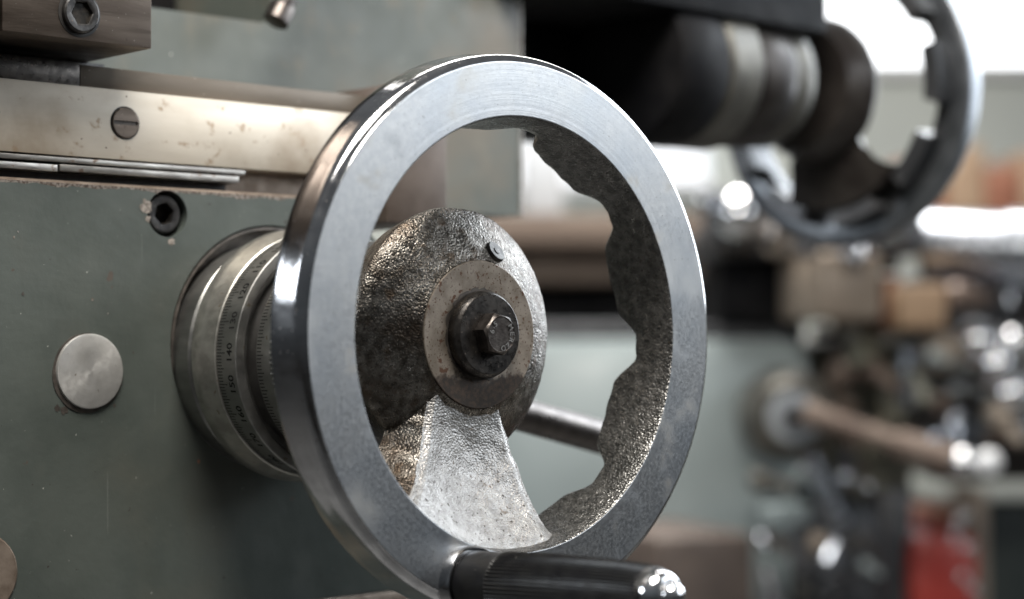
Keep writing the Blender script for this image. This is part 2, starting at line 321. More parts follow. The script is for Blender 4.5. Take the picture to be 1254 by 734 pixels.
# ------------------------------------------------------------------ handwheel builder (shared by both wheels)
def wheel_geometry(deep=0):
    g = {}
    n = 540
    m = MB(); vs = []
    for i in range(n):
        a = 360.0*i/n
        da = abs(((a+3.5+20) % 40)-20)              # distance from the middle of a finger gap
        k = 1-sstep(3.2+1.2*noise.noise(Vector((a*.05, 3, 1))), 11+1.2*noise.noise(Vector((a*.04, 9, 4))), da)                   # 1 inside the gap
        wv_ = noise.noise(Vector((math.cos(R(a))*5, math.sin(R(a))*5, 1.7)))
        zt = -.285+.085*k+.010*wv_+.009*noise.noise(Vector((math.cos(R(a))*13, math.sin(R(a))*13, 6)))+.012*(1-k)*math.cos(R(da*9)); ri = .757+.012*k+.004*wv_
        if deep: k = 1-sstep(6.5, 7.6, da); zt = -.30+.14*k; ri = .752+.05*k
        prof = [(.7768, -.0008), (.7795, 0), (.7815, 0), (.82, 0), (.90, 0), (.9665, 0), (.9685, 0), (.9705, -.0006), (.9725, -.0035), (.979, -.007), (.988, -.012), (.9955, -.020), (1.0, -.032),
                (1.002, -.06), (1.007, -.10), (1.012, -.135), (1.0095, -.148), (.999, -.156), (.93, -.159), (.87, -.162), (.850+.03*deep, -.163-.012*(1-deep)), (.842+.03*deep, zt+.022*(1-deep)), (.83+.03*deep, zt+.004*(1-deep)), (.80, zt), (.772+.01*k, zt+.002), (ri+.003, zt+.013), (ri, zt+.032),
                (.760+.004*k, -.13), (.768, -.05), (.7715, -.014), (.7735, -.0065), (.7752, -.003)]
        for (r, z) in prof: vs.append((r*math.cos(R(a)), r*math.sin(R(a)), z))
    k = len(prof); 
    for i in range(n):
        j = (i+1) % n
        for q in range(k):
            m.m = 0 if q < 6 else (1 if q < 20 else 2)
            m.f.append((i*k+q, j*k+q, j*k+(q+1) % k, i*k+(q+1) % k)); m.mi.append(m.m)
    m.v = vs; g['rim'] = m
    h = MB(); pr = [(.17, -.62), (.40, -.60), (.445, -.50), (.468, -.42), (.474, -.395), (.471, -.380), (.460, -.369)]
    for i in range(1, 26):
        t = i/26; r = .460+(.278-.460)*t; pr.append((r, -.369+(.369-.2525)*(t**.80)))
    pr += [(.2735, -.2475), (.2715, -.250)]
    h.lathe(pr, 300, wob=.0028); g['hub'] = h
    l = MB(); l.lathe([(.13, -.30), (.2722, -.27), (.2715, -.2450), (.268, -.2425), (.20, -.2425), (.14, -.2425), (.12, -.25)], 160); g['land'] = l
    # spoke: a sector between the hub and the rim with a hollow front face
    s = MB(); nu, nw = 48, 56; top = []; bot = []
    EL = (-139, -132.5, -128.5, -126.25, -125.5, -125.5, -126.2, -128, -131.5)
    ER = (-63, -66.5, -68.4, -69.5, -70.75, -72.25, -73.5, -74.2, -73.5)
    for i in range(nu+1):
        t = i/nu; r = .275+(.769-.275)*t; a0 = np.interp(t, np.linspace(0, 1, 9), EL); a1 = np.interp(t, np.linspace(0, 1, 9), ER)
        for j in range(nw+1):
            w = j/nw; e_ = min(w, 1-w); a = R(a0+(a1-a0)*w+.7*(1-sstep(0, .08, e_))*noise.noise(Vector((t*9, w*2, 5))))
            z = -.258+.192*t**1.7-.008*math.sin(math.pi*t)
            cr = (2*w-1); z += -.026*(1-cr*cr)*math.sin(math.pi*min(1, t*1.05))**.7
            p = Vector((r*math.cos(a), r*math.sin(a), z))
            z += .0055*noise.noise(p*9)+.003*noise.noise(p*25)
            z -= .024*(1-sstep(0, .075, e_))
            top.append((p.x, p.y, z)); ab = a+R(9)*cr*(1-.3*t); bot.append((r*math.cos(ab), r*math.sin(ab), min(z-.05, -.43+.10*t)))
    N = len(top); idx = lambda i, j: i*(nw+1)+j
    fs = [(idx(i, j), idx(i+1, j), idx(i+1, j+1), idx(i, j+1)) for i in range(nu) for j in range(nw)]
    s.v = top+bot
    for f in fs: s.f.append(f); s.mi.append(0)
    for f in fs: s.f.append(tuple(N+x for x in f[::-1])); s.mi.append(1)
    for i in range(nu):
        for j in (0, nw): s.f.append((idx(i, j), idx(i+1, j), N+idx(i+1, j), N+idx(i, j))); s.mi.append(1)
    for j in range(nw):
        for i in (0, nu): s.f.append((idx(i, j), idx(i, j+1), N+idx(i, j+1), N+idx(i, j))); s.mi.append(1)
    g['spoke'] = s
    return g
G = wheel_geometry()
hw = thing('handwheel', 'large polished steel handwheel with single spoke and black crank handle, in sharp focus', 'handwheel')
G['rim'].build('rim', None, hw, 24, mats=['rim', 'chrome_edge', 'cast_inner'])
hub = G['hub'].build('hub', 'cast', hw, 60)
lnd = G['land'].build('turned_face', 'land', hub, 30)
G['spoke'].build('spoke', None, hw, 50, mats=['spoke', 'cast'])
def stain(pts_r, z, c=(0, 0)):
    m = MB(); o = [(c[0]+r*math.cos(R(a)), c[1]+r*math.sin(R(a)), z) for a, r in pts_r]; m.add(o, [list(range(len(o)))]); return m
gr = MB(); k_ = 90
gv = [((.150)*math.cos(2*math.pi*i/k_), .150*math.sin(2*math.pi*i/k_), -.2406) for i in range(k_)]
go = []
for i in range(k_):
    a = 2*math.pi*i/k_; r = .171+.010*noise.noise(Vector((math.cos(a)*4, math.sin(a)*4, 3)))+.010*noise.noise(Vector((math.cos(a)*14, math.sin(a)*14, 8))); go.append((r*math.cos(a), r*math.sin(a), -.2406))
gr.add(gv+go, [(i, (i+1) % k_, k_+(i+1) % k_, k_+i) for i in range(k_)]); gr.build('grime_ring', 'seat', lnd)
# dowel head on the cone of the hub
an = math.atan2(.305, .125); c_ = Vector((.106, .306, -.279)); nrm = Vector((math.cos(an)*.56, math.sin(an)*.56, .82))
pn = MB(); pn.tube(c_-nrm*.05, c_+nrm*.012, .04, n=40, prof=[(0, .043), (.90, .043), (1, .039)])
pn.tube(c_+nrm*.011, c_+nrm*.0145, .014, n=24)
pn.build('dowel', 'black_steel', hub)
ws = MB(); ws.lathe([(.05, -.245), (.160, -.242), (.161, -.215), (.157, -.205), (.1475, -.192), (.144, -.190), (.10, -.1895), (.05, -.191), (0, -.191)], 120)
wsh = ws.build('washer', 'black_steel', hw, 25)
bt = MB(); HZ0, HZ1, AF = -.195, -.128, .0690
def ring(r, z, hexa):
    out = []
    for i in range(60):
        t = 2*math.pi*i/60; q = ((t-.838) % (math.pi/3))-math.pi/6; rr = r/math.cos(q) if hexa else r
        out.append((rr*math.cos(t), rr*math.sin(t), z))
    return out
lay = [ring(AF, HZ0, 1), ring(AF, HZ1-.014, 1), ring(AF*.985, HZ1-.004, 0), ring(AF*.94, HZ1, 0), ring(AF*.88, HZ1-.003, 0), ring(.001, HZ1-.004, 0)]
# keep the chamfer inside the hexagon
lay[1] = [(x, y, HZ1-.006-.55*max(0, math.hypot(x, y)-AF*.985)) for x, y, z in lay[1]]
bt.v = [p for L in lay for p in L]
for q in range(len(lay)-1):
    for i in range(60): bt.f.append((q*60+i, q*60+(i+1) % 60, (q+1)*60+(i+1) % 60, (q+1)*60+i)); bt.mi.append(0)
blt = bt.build('hex_bolt', 'bolt_face', hw, 20)
lt = MB()
def arc_text(txt, r, a0, step, size, m, flip=1):
    for k, ch in enumerate(txt):
        vs, fs = text_mesh(ch, size); a = R(a0+step*k); ro = a-math.pi/2*flip
        pts = [(r*math.cos(a)+x*math.cos(ro)-y*math.sin(ro), r*math.sin(a)+x*math.sin(ro)+y*math.cos(ro)) for x, y in vs]
        o = len(pts); m.add([(x, y, HZ1+.0015) for x, y in pts]+[(x, y, HZ1-.005) for x, y in pts], fs)
arc_text('6', .047, 169, 20, .029, lt, 1)
arc_text('5', .047, 130, 20, .029, lt, 1)
arc_text('.', .052, 148, 20, .029, lt, 1)
arc_text('MERZO', .050, 31, -28, .029, lt, 1)
lt.build('stamped_letters', 'letter', blt)
# crank handle
HB, HT = Vector((-.287, -.862, 0)), Vector((-.300, -.822, .955)); 
def hp(t): return HB+(HT-HB)*t
hd = MB(); hd.tube(hp(.05), hp(.955), .1, n=96, prof=[(0, .112), (.0, .113), (.17, .114), (.185, .113)])
qd = (HT-HB).to_track_quat('Z', 'Y'); Lh = (HT-HB).length
def fluted(m, prof, ridges, depth):
    n = ridges*6; vs = []
    for i in range(n):
        a = 2*math.pi*i/n; fl_ = (0, .35, 1, 1, 1, .35)[i % 6]
        for (t, r, d) in prof: vs.append(HB+qd@Vector(((r-depth*d*fl_)*math.cos(a), (r-depth*d*fl_)*math.sin(a), t*Lh)))
    k = len(prof); m.add(vs, [(i*k+p, ((i+1) % n)*k+p, ((i+1) % n)*k+p+1, i*k+p+1) for i in range(n) for p in range(k-1)])
hd2 = MB()
hd2.tube(hp(.052), hp(.225), .113, n=120, prof=[(0, .108), (.03, .113), (1, .1135)])
fluted(hd2, [(.225, .108, 0), (.226, .1165, 0), (.234, .117, 1), (.40, .116, 1), (.58, .112, 1), (.72, .107, 1), (.83, .1015, 1), (.90, .097, 1), (.93, .093, .6), (.945, .084, 0), (.948, .05, 0)], 54, .0052)
grip = hd2.build('crank_handle', 'plastic', hw, 30)
cl = MB(); cl.tube(hp(.0), hp(.052), .124, n=96, prof=[(0, .130), (.75, .130), (1, .124)]); cl.build('collar', 'chrome_edge', grip)
ec = MB(); ec.tube(hp(.944), hp(1.0), .07, n=72, prof=[(0, .080), (.35, .0805), (.75, .072), (.97, .060), (1, .050)])
ec.ball(hp(1.012), .043, 18, .9)
ec.build('end_cap', 'chrome', grip, 40)
# shaft between the hub and the dial
sh = MB(); sh.tube((0, 0, -1.2), (0, 0, -.58), .17, n=64); sh.build('shaft', 'black_steel', hw)

# ------------------------------------------------------------------ graduated dial behind the wheel
DC = (-.03, -.072)
dl = thing('graduated_dial', 'grey steel graduated dial numbered in tens, stacked behind the polished handwheel', 'dial', (DC[0], DC[1], -1.3))
b1 = MB(); b1.lathe([(.2, -1.56), (.452, -1.56), (.462, -1.52), (.470, -1.44), (.472, -1.395), (.462, -1.385), (.462, -1.372), (.474, -1.368), (.480, -1.335), (.470, -1.325), (.2, -1.32)], 200, DC)
b1.build('bearing_ring', 'dial', dl, 25)
b2 = MB(); b2.lathe([(.2, -1.335), (.486, -1.33), (.507, -1.315), (.509, -1.270), (.505, -1.258), (.492, -1.205), (.4885, -1.190), (.484, -1.186), (.2, -1.186)], 220, DC)
b2.build('flange', 'flange', dl, 25)
def cyl_marks(m, items, rad, zoff):
    pass
def rz(z): return .4815+(z+1.186)*(.0075/.134)
b3 = MB(); b3.lathe([(.2, -1.19), (rz(-1.184), -1.184), (rz(-1.12), -1.12), (rz(-1.058), -1.058), (.4885, -1.053), (.484, -1.050), (.448, -1.050), (.440, -1.060), (.440, -1.10), (.2, -1.10)], 250, DC)
b3.m = 1
def tick(m, a, z0, z1, wdt, rf):
    vs = []
    for z in np.linspace(z0, z1, 3):
        for s_ in (-1, 1): vs.append((DC[0]+(rf(z)+.0006)*math.cos(a+s_*wdt), DC[1]+(rf(z)+.0006)*math.sin(a+s_*wdt), z))
    m.add(vs, [(0, 1, 3, 2), (2, 3, 5, 4)])
A140 = math.pi-.02; STEP = R(14.4)
for k in range(250):
    a = A140+(k-140)*STEP/10
    L = .058 if k % 10 == 0 else (.047 if k % 5 == 0 else .033)
    tick(b3, a, -1.181, -1.181+L, .0036, rz)
for k in range(0, 250, 10):
    vs, fs = text_mesh(str(k), .064); a = A140+(k-140)*STEP/10
    pts = []
    for x, y in vs:        # reading direction runs against the numbering, tops of the figures towards the machine
        aa = a-x*.80/.485; z = -1.090-y*.80
        pts.append((DC[0]+(rz(z)+.0006)*math.cos(aa), DC[1]+(rz(z)+.0006)*math.sin(aa), z))
    b3.add(pts, fs)
b3.build('scale_ring', None, dl, 25, mats=['dial', 'ink'])
b4 = MB(); b4.lathe([(.2, -1.11), (.402, -1.10), (.402, -.995), (.2, -.99)], 200, DC); b4.build('groove', 'dial_dark', dl, 25)
ri_ = lambda z: .432
b5 = MB(); b5.lathe([(.2, -1.000), (.427, -.999), (.432, -.994), (.432, -.935), (.432, -.900), (.2, -.898)], 250, DC); b5.m = 1
for k in range(200):
    tick(b5, 2*math.pi*k/200, -.990, -.990+(.040 if k % 5 == 0 else .028), .004, ri_)
vs, fs = text_mesh('30', .045)
b5.add([(DC[0]+.4328*math.cos(math.radians(158)-x/.432), DC[1]+.4328*math.sin(math.radians(158)-x/.432), -.925-y*.8) for x, y in vs], fs)
b5.build('vernier_ring', None, dl, 25, mats=['dial', 'ink'])
b6 = MB(); n = 420; vs = []; zs = np.linspace(-.905, -.70, 29)
for i in range(n):
    for j, z in enumerate(zs):
        r = .436-(.006 if (i+j*3) % 6 < 2 or (i-j*3) % 6 < 2 else 0); a = 2*math.pi*i/n
        vs.append((DC[0]+r*math.cos(a), DC[1]+r*math.sin(a), z))
k = len(zs); b6.add(vs, [(i*k+q, ((i+1) % n)*k+q, ((i+1) % n)*k+q+1, i*k+q+1) for i in range(n) for q in range(k-1)])
b6.lathe([(.436, -.70), (.40, -.69), (.2, -.69)], 100, DC)
b6.build('knurled_ring', 'dial', dl, 60)

# ------------------------------------------------------------------ green apron with its screws
FZ = -1.51; XL = -1.42; YB = onz(430, 729, FZ)[1]      # the machine ends a little beyond the left of the view
ap = thing('machine_apron', 'grey green painted machine apron with chipped top edge and round dial opening', 'machine', (0, 0, FZ))
ol = [(XL, YB), (.74, YB), (.74, -.02)]+[(.12+.62*math.cos(t), -.035+.62*math.sin(t)) for t in np.linspace(.05, math.pi/2, 20)]+[(XL, .585)]
SCW = (-.520, .489)
pb = plate(ol, [(SCW[0], SCW[1], .0925, FZ-.12), (DC[0]+.02, DC[1]+.04, .497, FZ-.10)], FZ, -3.0)
# soften the top and the bottom edge with a chamfer strip
body = pb.build('housing', 'green', ap, 30)
tb = MB(); x0, x1 = XL, .12
tb.add([(x0, .585, FZ-.0005), (x1, .585, FZ-.0005), (x1, .596, FZ-.014), (x0, .596, FZ-.014), (x0, .596, FZ-.07), (x1, .596, FZ-.07)], [(0, 1, 2, 3), (3, 2, 5, 4)])
tb.build('bare_top_edge', 'recess', ap)
lb = MB(); lb.box((XL, YB-.05, -3.0), (.73, YB-.003, FZ+.008), .006); lb.build('bottom_lip', 'recess', ap)
lb = MB(); lb.box((XL, -4.5, -3.0), (.71, YB-.051, FZ-.10), .01); lb.build('base', 'green_up', ap)
st = MB(); st.lathe([(.40, FZ-.099), (.494, FZ-.098), (.494, FZ-.02), (.489, FZ-.006), (.478, FZ-.003), (.474, FZ-.012), (.474, FZ-.05), (.40, FZ-.06)], 160, (DC[0]+.02, DC[1]+.04)); st.build('dial_seat', 'seat', ap, 30)
def socket_screw(name, c, r, z, parent, depth=.10, hexr=.56, rot=.3, m1='socket', hd=.7):
    m = MB(); n = 72
    def hx(rad, zz):
        out = []
        for i in range(n):
            t = 2*math.pi*i/n; q = ((t-rot) % (math.pi/3))-math.pi/6
            out.append((c[0]+rad*.88/math.cos(q)*math.cos(t), c[1]+rad*.88/math.cos(q)*math.sin(t), zz))
        return out
    ci = lambda rad, zz: [(c[0]+rad*math.cos(2*math.pi*i/n), c[1]+rad*math.sin(2*math.pi*i/n), zz) for i in range(n)]
    L = [ci(r, z-depth), ci(r, z-.16*r), ci(r*.97, z-.06*r), ci(r*.88, z), ci(r*.72, z), hx(r*hexr*1.06, z-.02*r), hx(r*hexr, z-.17*hd*r), hx(r*hexr, z-hd*r), ci(r*.02, z-1.1*hd*r)]
    m.v = [p for l in L for p in l]
    for q in range(len(L)-1):
        for i in range(n): m.f.append((q*n+i, q*n+(i+1) % n, (q+1)*n+(i+1) % n, (q+1)*n+i)); m.mi.append(0 if q < 6 else 1)
    return m.build(name, None, parent, 30, mats=[m1, 'hole'])
socket_screw('socket_screw', (SCW[0]-.002, SCW[1]+.001), .079, FZ-.018, ap)
dk = MB(); dk.lathe([(.13, FZ-.02), (.1440, FZ-.01), (.1440, FZ+.010), (.1415, FZ+.0145), (.135, FZ+.0160), (.07, FZ+.0165), (0, FZ+.0165)], 120, (-.873, -.130)); dk.build('steel_plug', 'disc', ap, 30)
def blotch(name, c, r, material, parent, z, seed, lump=.35):
    m = MB(); o = []
    for i in range(48):
        a = 2*math.pi*i/48; q = r*(1+lump*noise.noise(Vector((math.cos(a)*1.6+seed, math.sin(a)*1.6, seed)))*1.6+lump*.6*noise.noise(Vector((math.cos(a)*6, math.sin(a)*6, seed+4))))
        o.append((c[0]+q*math.cos(a), c[1]+q*math.sin(a), z))
    m.add(o, [list(range(48))]); m.build(name, material, parent)
for (px, py, r, mm, sd) in ((178, 252, .026, 'chip', 1.5), (181, 268, .012, 'chip', 3.2), (210, 296, .014, 'chip', 8.4), (70, 500, .012, 'seat', 2.2), (79, 503, .014, 'seat', 9.7),
        (140, 497, .006, 'seat', 5.0), (113, 367, .006, 'chip', 7.7), (17, 291, .005, 'chip', 3.9), (28, 360, .006, 'seat', 1.1), (243, 565, .006, 'brick', 6.6), (163, 432, .004, 'seat', 8.1), (22, 284, .0035, 'gib', 2.7), (132, 384, .0035, 'gib', 5.5)):
    blotch('paint_chip', onz(px, py, FZ)[:2], r, mm, ap, FZ+.0012, sd)
dg = MB(); dg.lathe([(.05, FZ-.02), (.152, FZ-.01), (.1525, FZ+.0015), (.140, FZ+.003), (.05, FZ+.003)], 90, (-.877, -.137), wob=.004); dg.build('grease_ring', 'seat', ap)
bp_ = MB(); bp_.lathe([(.05, FZ-.02), (.152, FZ-.01), (.152, FZ+.004), (.146, FZ+.008), (0, FZ+.008)], 90, (-1.327, -.868)); bp_.build('brown_plug', 'recess', ap, 30)

# ------------------------------------------------------------------ cross slide above the apron
cs = thing('cross_slide', 'bare beige steel cross slide strip lying above the green apron', 'machine slide', (0, .59, -1.8))
XR = .80
m = MB(); m.box((XL, .690, -2.05), (XR, .962, FZ), .004); fs_ = m.build('front_strip', 'beige', cs, 25)
ul = MB(); xs = onz(97, 90, -1.57)[0]
yl = onz(97, 79, -1.57)[1]
ul.box((xs+.004, .9625, -2.05), (XR-.01, yl, -1.57), .003); ul.build('upper_ledge', 'ledge', cs)
ul2 = MB(); ul2.box((XL, .9625, -2.05), (xs-.004, yl+.006, -1.56), .003); ul2.build('upper_block', 'black_steel', cs)
bb = MB(); bb.box((XL, .600, -2.05), (XR-.02, .6895, -1.60)); bb.build('undercut', 'recess', cs)
xe = onz(290, 220, -1.53)[0]
g1 = MB(); g1.box((XL, .664, -1.60), (xe+.03, .684, -1.513), .003); g1.build('gib_strip', 'gib', cs)
xm = onz(70, 200, -1.53)[0]
g2 = MB(); g2.box((XL, .628, -1.60), (xm-.003, .655, -1.520), .003); g2.build('gib_strip', 'gib', cs)
g3 = MB(); g3.box((xm+.003, .631, -1.60), (xe, .657, -1.514), .003); g3.build('gib_strip', 'gib', cs)
g4 = MB(); g4.box((XL, .6015, -1.62), (xe-.015, .6275, -1.59)); g4.box((XL, .655, -1.62), (xe, .6645, -1.59)); g4.build('black_gap', 'gap_black', cs)  # near-black strips filling the gaps between the gib strips
m = MB(); m.box((onz(474, 200, -1.47)[0], .500, -2.04), (onz(547, 200, -1.47)[0], 1.10, -1.47), .008); m.build('shaded_end', 'end_shade', cs, 25)  # end of the slide, its shade painted in as dark brown
# slotted screw in the strip
SC = onz(153, 151, FZ)
sl = MB(); n = 64; rs = .060
sl.lathe([(rs, FZ-.02), (rs, FZ+.006), (rs*.93, FZ+.009), (rs*.9, FZ+.009)], n, SC[:2], caps=False)
for sgn in (-1, 1):
    pts = []
    for i in range(33):
        t = math.asin(.14)+(math.pi-2*math.asin(.14))*i/32
        pts.append((SC[0]+rs*.905*math.cos(t), SC[1]+sgn*rs*.905*math.sin(t)))
    o = len(pts); sl.add([(x, y, FZ+.009) for x, y in pts]+[(x, y, FZ+.001) for x, y in pts], [list(range(o))]+[(i, (i+1) % o, o+(i+1) % o, o+i) for i in range(o)])
sl.m = 1; sl.lathe([(rs*.95, FZ+.002), (0, FZ+.002)], n, SC[:2], caps=False)
sl.build('slotted_screw', None, cs, 30, mats=['brown', 'seat'])
sr = MB(); sr.lathe([(rs*1.0, FZ-.01), (rs*1.0, FZ+.0008), (rs*1.09, FZ+.0008), (rs*1.10, FZ-.01)], n, SC[:2], caps=False); sr.build('screw_seat', 'gap_black', cs)

# ------------------------------------------------------------------ green column behind the slide
CZ = -2.35
a_ = onz(190, 10, CZ); b_ = onz(332, 33, CZ); cR = onz(638, 40, CZ)[0]; cB = onz(590, 262, CZ)[1]
cd = thing('green_column', 'tall grey green painted casting with notched top standing behind the slide', 'machine column', (0, .9, CZ))
ytop = a_[1]; xn = b_[0]
olc = [(-1.3, cB), (cR, cB), (cR, 3.4), (xn+.02, 3.4), (xn, ytop+.02), (xn-.03, ytop), (-1.3, ytop)]
pc = plate(olc, [], CZ, CZ-1.2); pc.build('casting', 'green_up', cd, 30)
ed = MB(); ed.tube((cR-.006, cB+.01, CZ-.004), (cR-.006, 3.38, CZ-.004), .012, n=16); ed.build('worn_edge', 'gib', cd)
dkb = MB(); dkb.box((-1.3, ytop+.012, CZ-1.1), (xn-.04, 3.39, CZ-.75)); dkb.build('gap_shade', 'black_paint', cd)  # black box put in for the darkness of the gap above the casting

# tool block at the top left
TZ = -1.30
tA = onz(186, 60, TZ); tL = onz(1.5, 30, TZ)
tp = thing('tool_block', 'brown stained steel tool block with a socket screw, hanging over the slide', 'tool post', (tA[0], tA[1], TZ))
m = MB(); m.box((tL[0]+.004, tA[1], TZ-.62), (tA[0], tA[1]+1.0, TZ), .006); m.build('block', 'brown', tp, 25)
m = MB(); m.box((tL[0]-1.5, tA[1]-.01, TZ-.62), (tL[0]-.004, tA[1]+1.0, TZ-.004), .006); m.build('clamp_block', 'brown', tp, 25)
sc_ = onz(97, 17, TZ)
sk = MB(); sk.lathe([(.05, TZ-.01), (.088, TZ-.004), (.088, TZ+.002), (.080, TZ+.004), (.05, TZ+.003)], 72, sc_[:2]); sk.build('screw_seat', 'gap_black', tp)
socket_screw('socket_screw', sc_[:2], .076, TZ+.024, tp, .05, .60, .1, hd=.22)
pq = onz(128, 75, TZ-.45)
ps = MB(); ps.box((tL[0]-1.5, pq[1]-.12, TZ-.62), (pq[0], tA[1]-.002, TZ-.45), .004); ps.build('clamp_plate', 'gap_black', tp)

# dark pin lever at the top
la = onz(337, 28, -2.05); lb_ = onz(372, -40, -2.05)
pl = MB(); va = Vector(la); vb = Vector(lb_); d_ = (vb-va).normalized()
pl.tube(va, va+d_*1.6, .04, n=40, prof=[(0, .050), (.004, .060), (.05, .061), (.062, .054), (.068, .044), (1, .044)])
solo(pl.build('clamp_lever', 'rod', None), 'dark brown steel pin lever with a collared end, slanting down at the top', 'lever')
# steel lever behind the hub
ra = at(600, 497, .66); rb = at(762, 543, .72)
lv = MB(); va = Vector(ra); vb = Vector(rb)
lv.tube(va, vb, .07, n=48, prof=[(0, .072), (.9, .078), (1, .074)]); 
o = thing('control_lever', 'round brown steel lever rod passing behind the wheel hub', 'lever', tuple(ra))
lv.build('rod', 'rod', o)
kb = MB(); kb.ball(vb, .085, 20); kb.build('knob', 'black_steel', o)

# ------------------------------------------------------------------ second handwheel on the compound slide
S2 = .955; C2 = at(1046, 118, .99)      # its axis runs along the lathe, so its toothed back faces the camera
G2 = wheel_geometry(1)
def xf(m):
    q = MB(); q.v = [(C2[0]+S2*z, C2[1]+S2*y, C2[2]-S2*x) for x, y, z in m.v]; q.f = m.f; q.mi = m.mi; return q
h2 = thing('handwheel', 'smaller blurred dark handwheel seen from its toothed back in front of the bright window', 'handwheel', tuple(C2))
xf(G2['rim']).build('rim', None, h2, 40, mats=['wheel_far', 'wheel_far', 'dark_grey'])
hb2 = xf(G2['hub']).build('hub', 'cast_far', h2, 60)
xf(G2['land']).build('turned_face', 'cast_far', hb2, 30)
xf(G2['spoke']).build('spoke', None, h2, 50, mats=['cast_far', 'cast_far'])
def ring2(prof, n=120):
    m = MB(); m.lathe(prof, n); return xf(m)
cp = thing('compound_slide', 'black compound slide with a dark barrel and pale dial rings, carrying the far handwheel', 'machine slide', tuple(C2))
ring2([(.1, -1.10), (.40, -1.095), (.41, -1.07), (.41, -.93), (.39, -.90), (.1, -.89)]).build('thin_dial_ring', 'ring_far', cp)
ring2([(.1, -1.46), (.41, -1.455), (.43, -1.42), (.43, -1.15), (.41, -1.10), (.1, -1.095)]).build('dark_ring', 'cast_far', cp)
ring2([(.1, -1.78), (.44, -1.775), (.465, -1.74), (.465, -1.50), (.44, -1.465), (.1, -1.46)]).build('dial_ring', 'ring_far', cp)
ring2([(.1, -2.20), (.44, -2.19), (.47, -2.14), (.47, -1.82), (.45, -1.78), (.1, -1.775)]).build('barrel', 'black_paint', cp)
xw = lambda px, z: onz(px, 60, z)[0]
z0, z1 = C2[2]-.8, C2[2]+.42
m = MB(); m.box((xw(646, z1), C2[1]+.26, z0), (C2[0]-.80, C2[1]+1.9, z1), .03); m.build('slide_body', 'black_paint', cp)
m = MB(); m.box((xw(652, C2[2]-.45), C2[1]-.36, C2[2]-.95), (C2[0]-1.5, C2[1]+.258, C2[2]-.45), .03); m.build('slide_base', 'black_paint', cp)

# ------------------------------------------------------------------ background workshop
VY = Vector((FW[0], 0, FW[2])).normalized(); VX = Vector((-VY.z, 0, VY.x))
def bgbox(px0, py0, px1, py1, dist, thick, bev=.02, yaw=0):
    """upright box whose front fills that much of the view at that distance; thickness in metres"""
    p = Vector(at((px0+px1)/2, (py0+py1)/2, dist)); k = dist/F/S; w = (px1-px0)*k; h = (py1-py0)*k; t = thick/S
    m = MB(); m.box((-w/2, -h/2, 0), (w/2, h/2, t), min(bev*w, bev*h)); c, s_ = math.cos(yaw), math.sin(yaw)
    out = []
    for x, y, z in m.v:
        x, z = x*c-z*s_, x*s_+z*c
        v = p+VX*x+Vector((0, 1, 0))*y+VY*z; out.append(tuple(v))
    m.v = out; return m
def bgbar(a, b, dist, r, dist2=None, prof=None):
    m = MB(); m.tube(at(*a, dist), at(*b, dist2 or dist), r/S, n=32, prof=[(t, q/S) for t, q in prof] if prof else None); return m
def one(m, name, material, label, cat, group=None): return solo(m.build(name, material), label, cat, group)

wl_ = bgbox(-1600, 83, 2600, 1100, 4.2, .12, .001); one(wl_, 'workshop_wall', 'wall', 'pale greenish white workshop wall below the bright window', 'wall')
win = thing('window', 'large overexposed white window above the pale wall', 'window', tuple(at(1050, -80, 4.25)))
bgbox(400, -420, 1900, 83, 4.26, .03, .001).build('pane', 'daylight', win)
f_ = bgbox(395, 78, 1900, 92, 4.19, .10, .01); f_.build('sill', 'white', win)
win2 = thing('window', 'small bluish white window below the dark slide barrel', 'window', tuple(at(760, 195, 4.1)))
bgbox(600, 150, 868, 225, 4.16, .02, .001).build('pane', 'daylight2', win2)
fr = bgbox(590, 225, 880, 236, 4.13, .06, .01); fr.build('sill', 'white', win2)
cab = one(bgbox(640, 168, 690, 262, 2.6, .3, .05), 'cabinet', 'pale', 'tall pale cabinet seen through the wheel opening right of the green column', 'cabinet')
# shelf with boxes on the right
shf = thing('storage_shelf', 'brown wooden shelf carrying reddish boxes below the pale wall', 'shelf', tuple(at(1180, 262, 3.2)))
bgbox(1060, 262, 1500, 274, 3.2, .4, .02).build('shelf_board', 'wood', shf)
bgbox(1060, 274, 1075, 900, 3.2, .38, .02).build('shelf_side', 'wood', shf)
for (x0, y0, x1, y1, mm, lab) in ((1098, 196, 1158, 261, 'brick', 'red brown box at the left end of the shelf'), (1160, 178, 1206, 261, 'card', 'upright tan cardboard box standing second on the shelf'),
        (1208, 205, 1250, 261, 'brick', 'low dark red box third along the shelf'), (1252, 185, 1330, 261, 'card', 'wide cardboard box at the right end of the shelf')):
    one(bgbox(x0, y0, x1, y1, 3.22, .25, .02), 'box', mm, lab, 'box', 'boxes on the shelf')
# brown bench seen through the wheel
bn = thing('workbench', 'brown wooden workbench seen blurred through the handwheel opening', 'bench', tuple(at(690, 300, 2.4)))
bgbox(520, 262, 905, 298, 2.4, .6, .03).build('bench_top', 'wood', bn)
bgbox(520, 300, 905, 345, 2.5, .5, .02).build('bench_rail', 'wood', bn)
bgbox(520, 347, 905, 405, 2.6, .4, .02).build('dark_drawer', 'black_paint', bn)
# dark vise-like machine table under the far wheel
mt_ = thing('machine_vise', 'dark grey machine vise with a shiny jaw below the far handwheel', 'vise', tuple(at(990, 270, 1.9)))
bgbox(868, 268, 1135, 312, 1.9, .2, .12).build('vise_bed', 'dark_grey', mt_)
bgbox(878, 236, 962, 268, 1.92, .16, .2).build('vise_jaw', 'dark_grey', mt_)
m = MB(); m.ball(at(905, 262, 1.84), .024/S, 18); m.build('screw_head', 'chrome', mt_)
bgbox(880, 314, 1000, 395, 1.95, .2, .06).build('vise_base', 'black_paint', mt_)
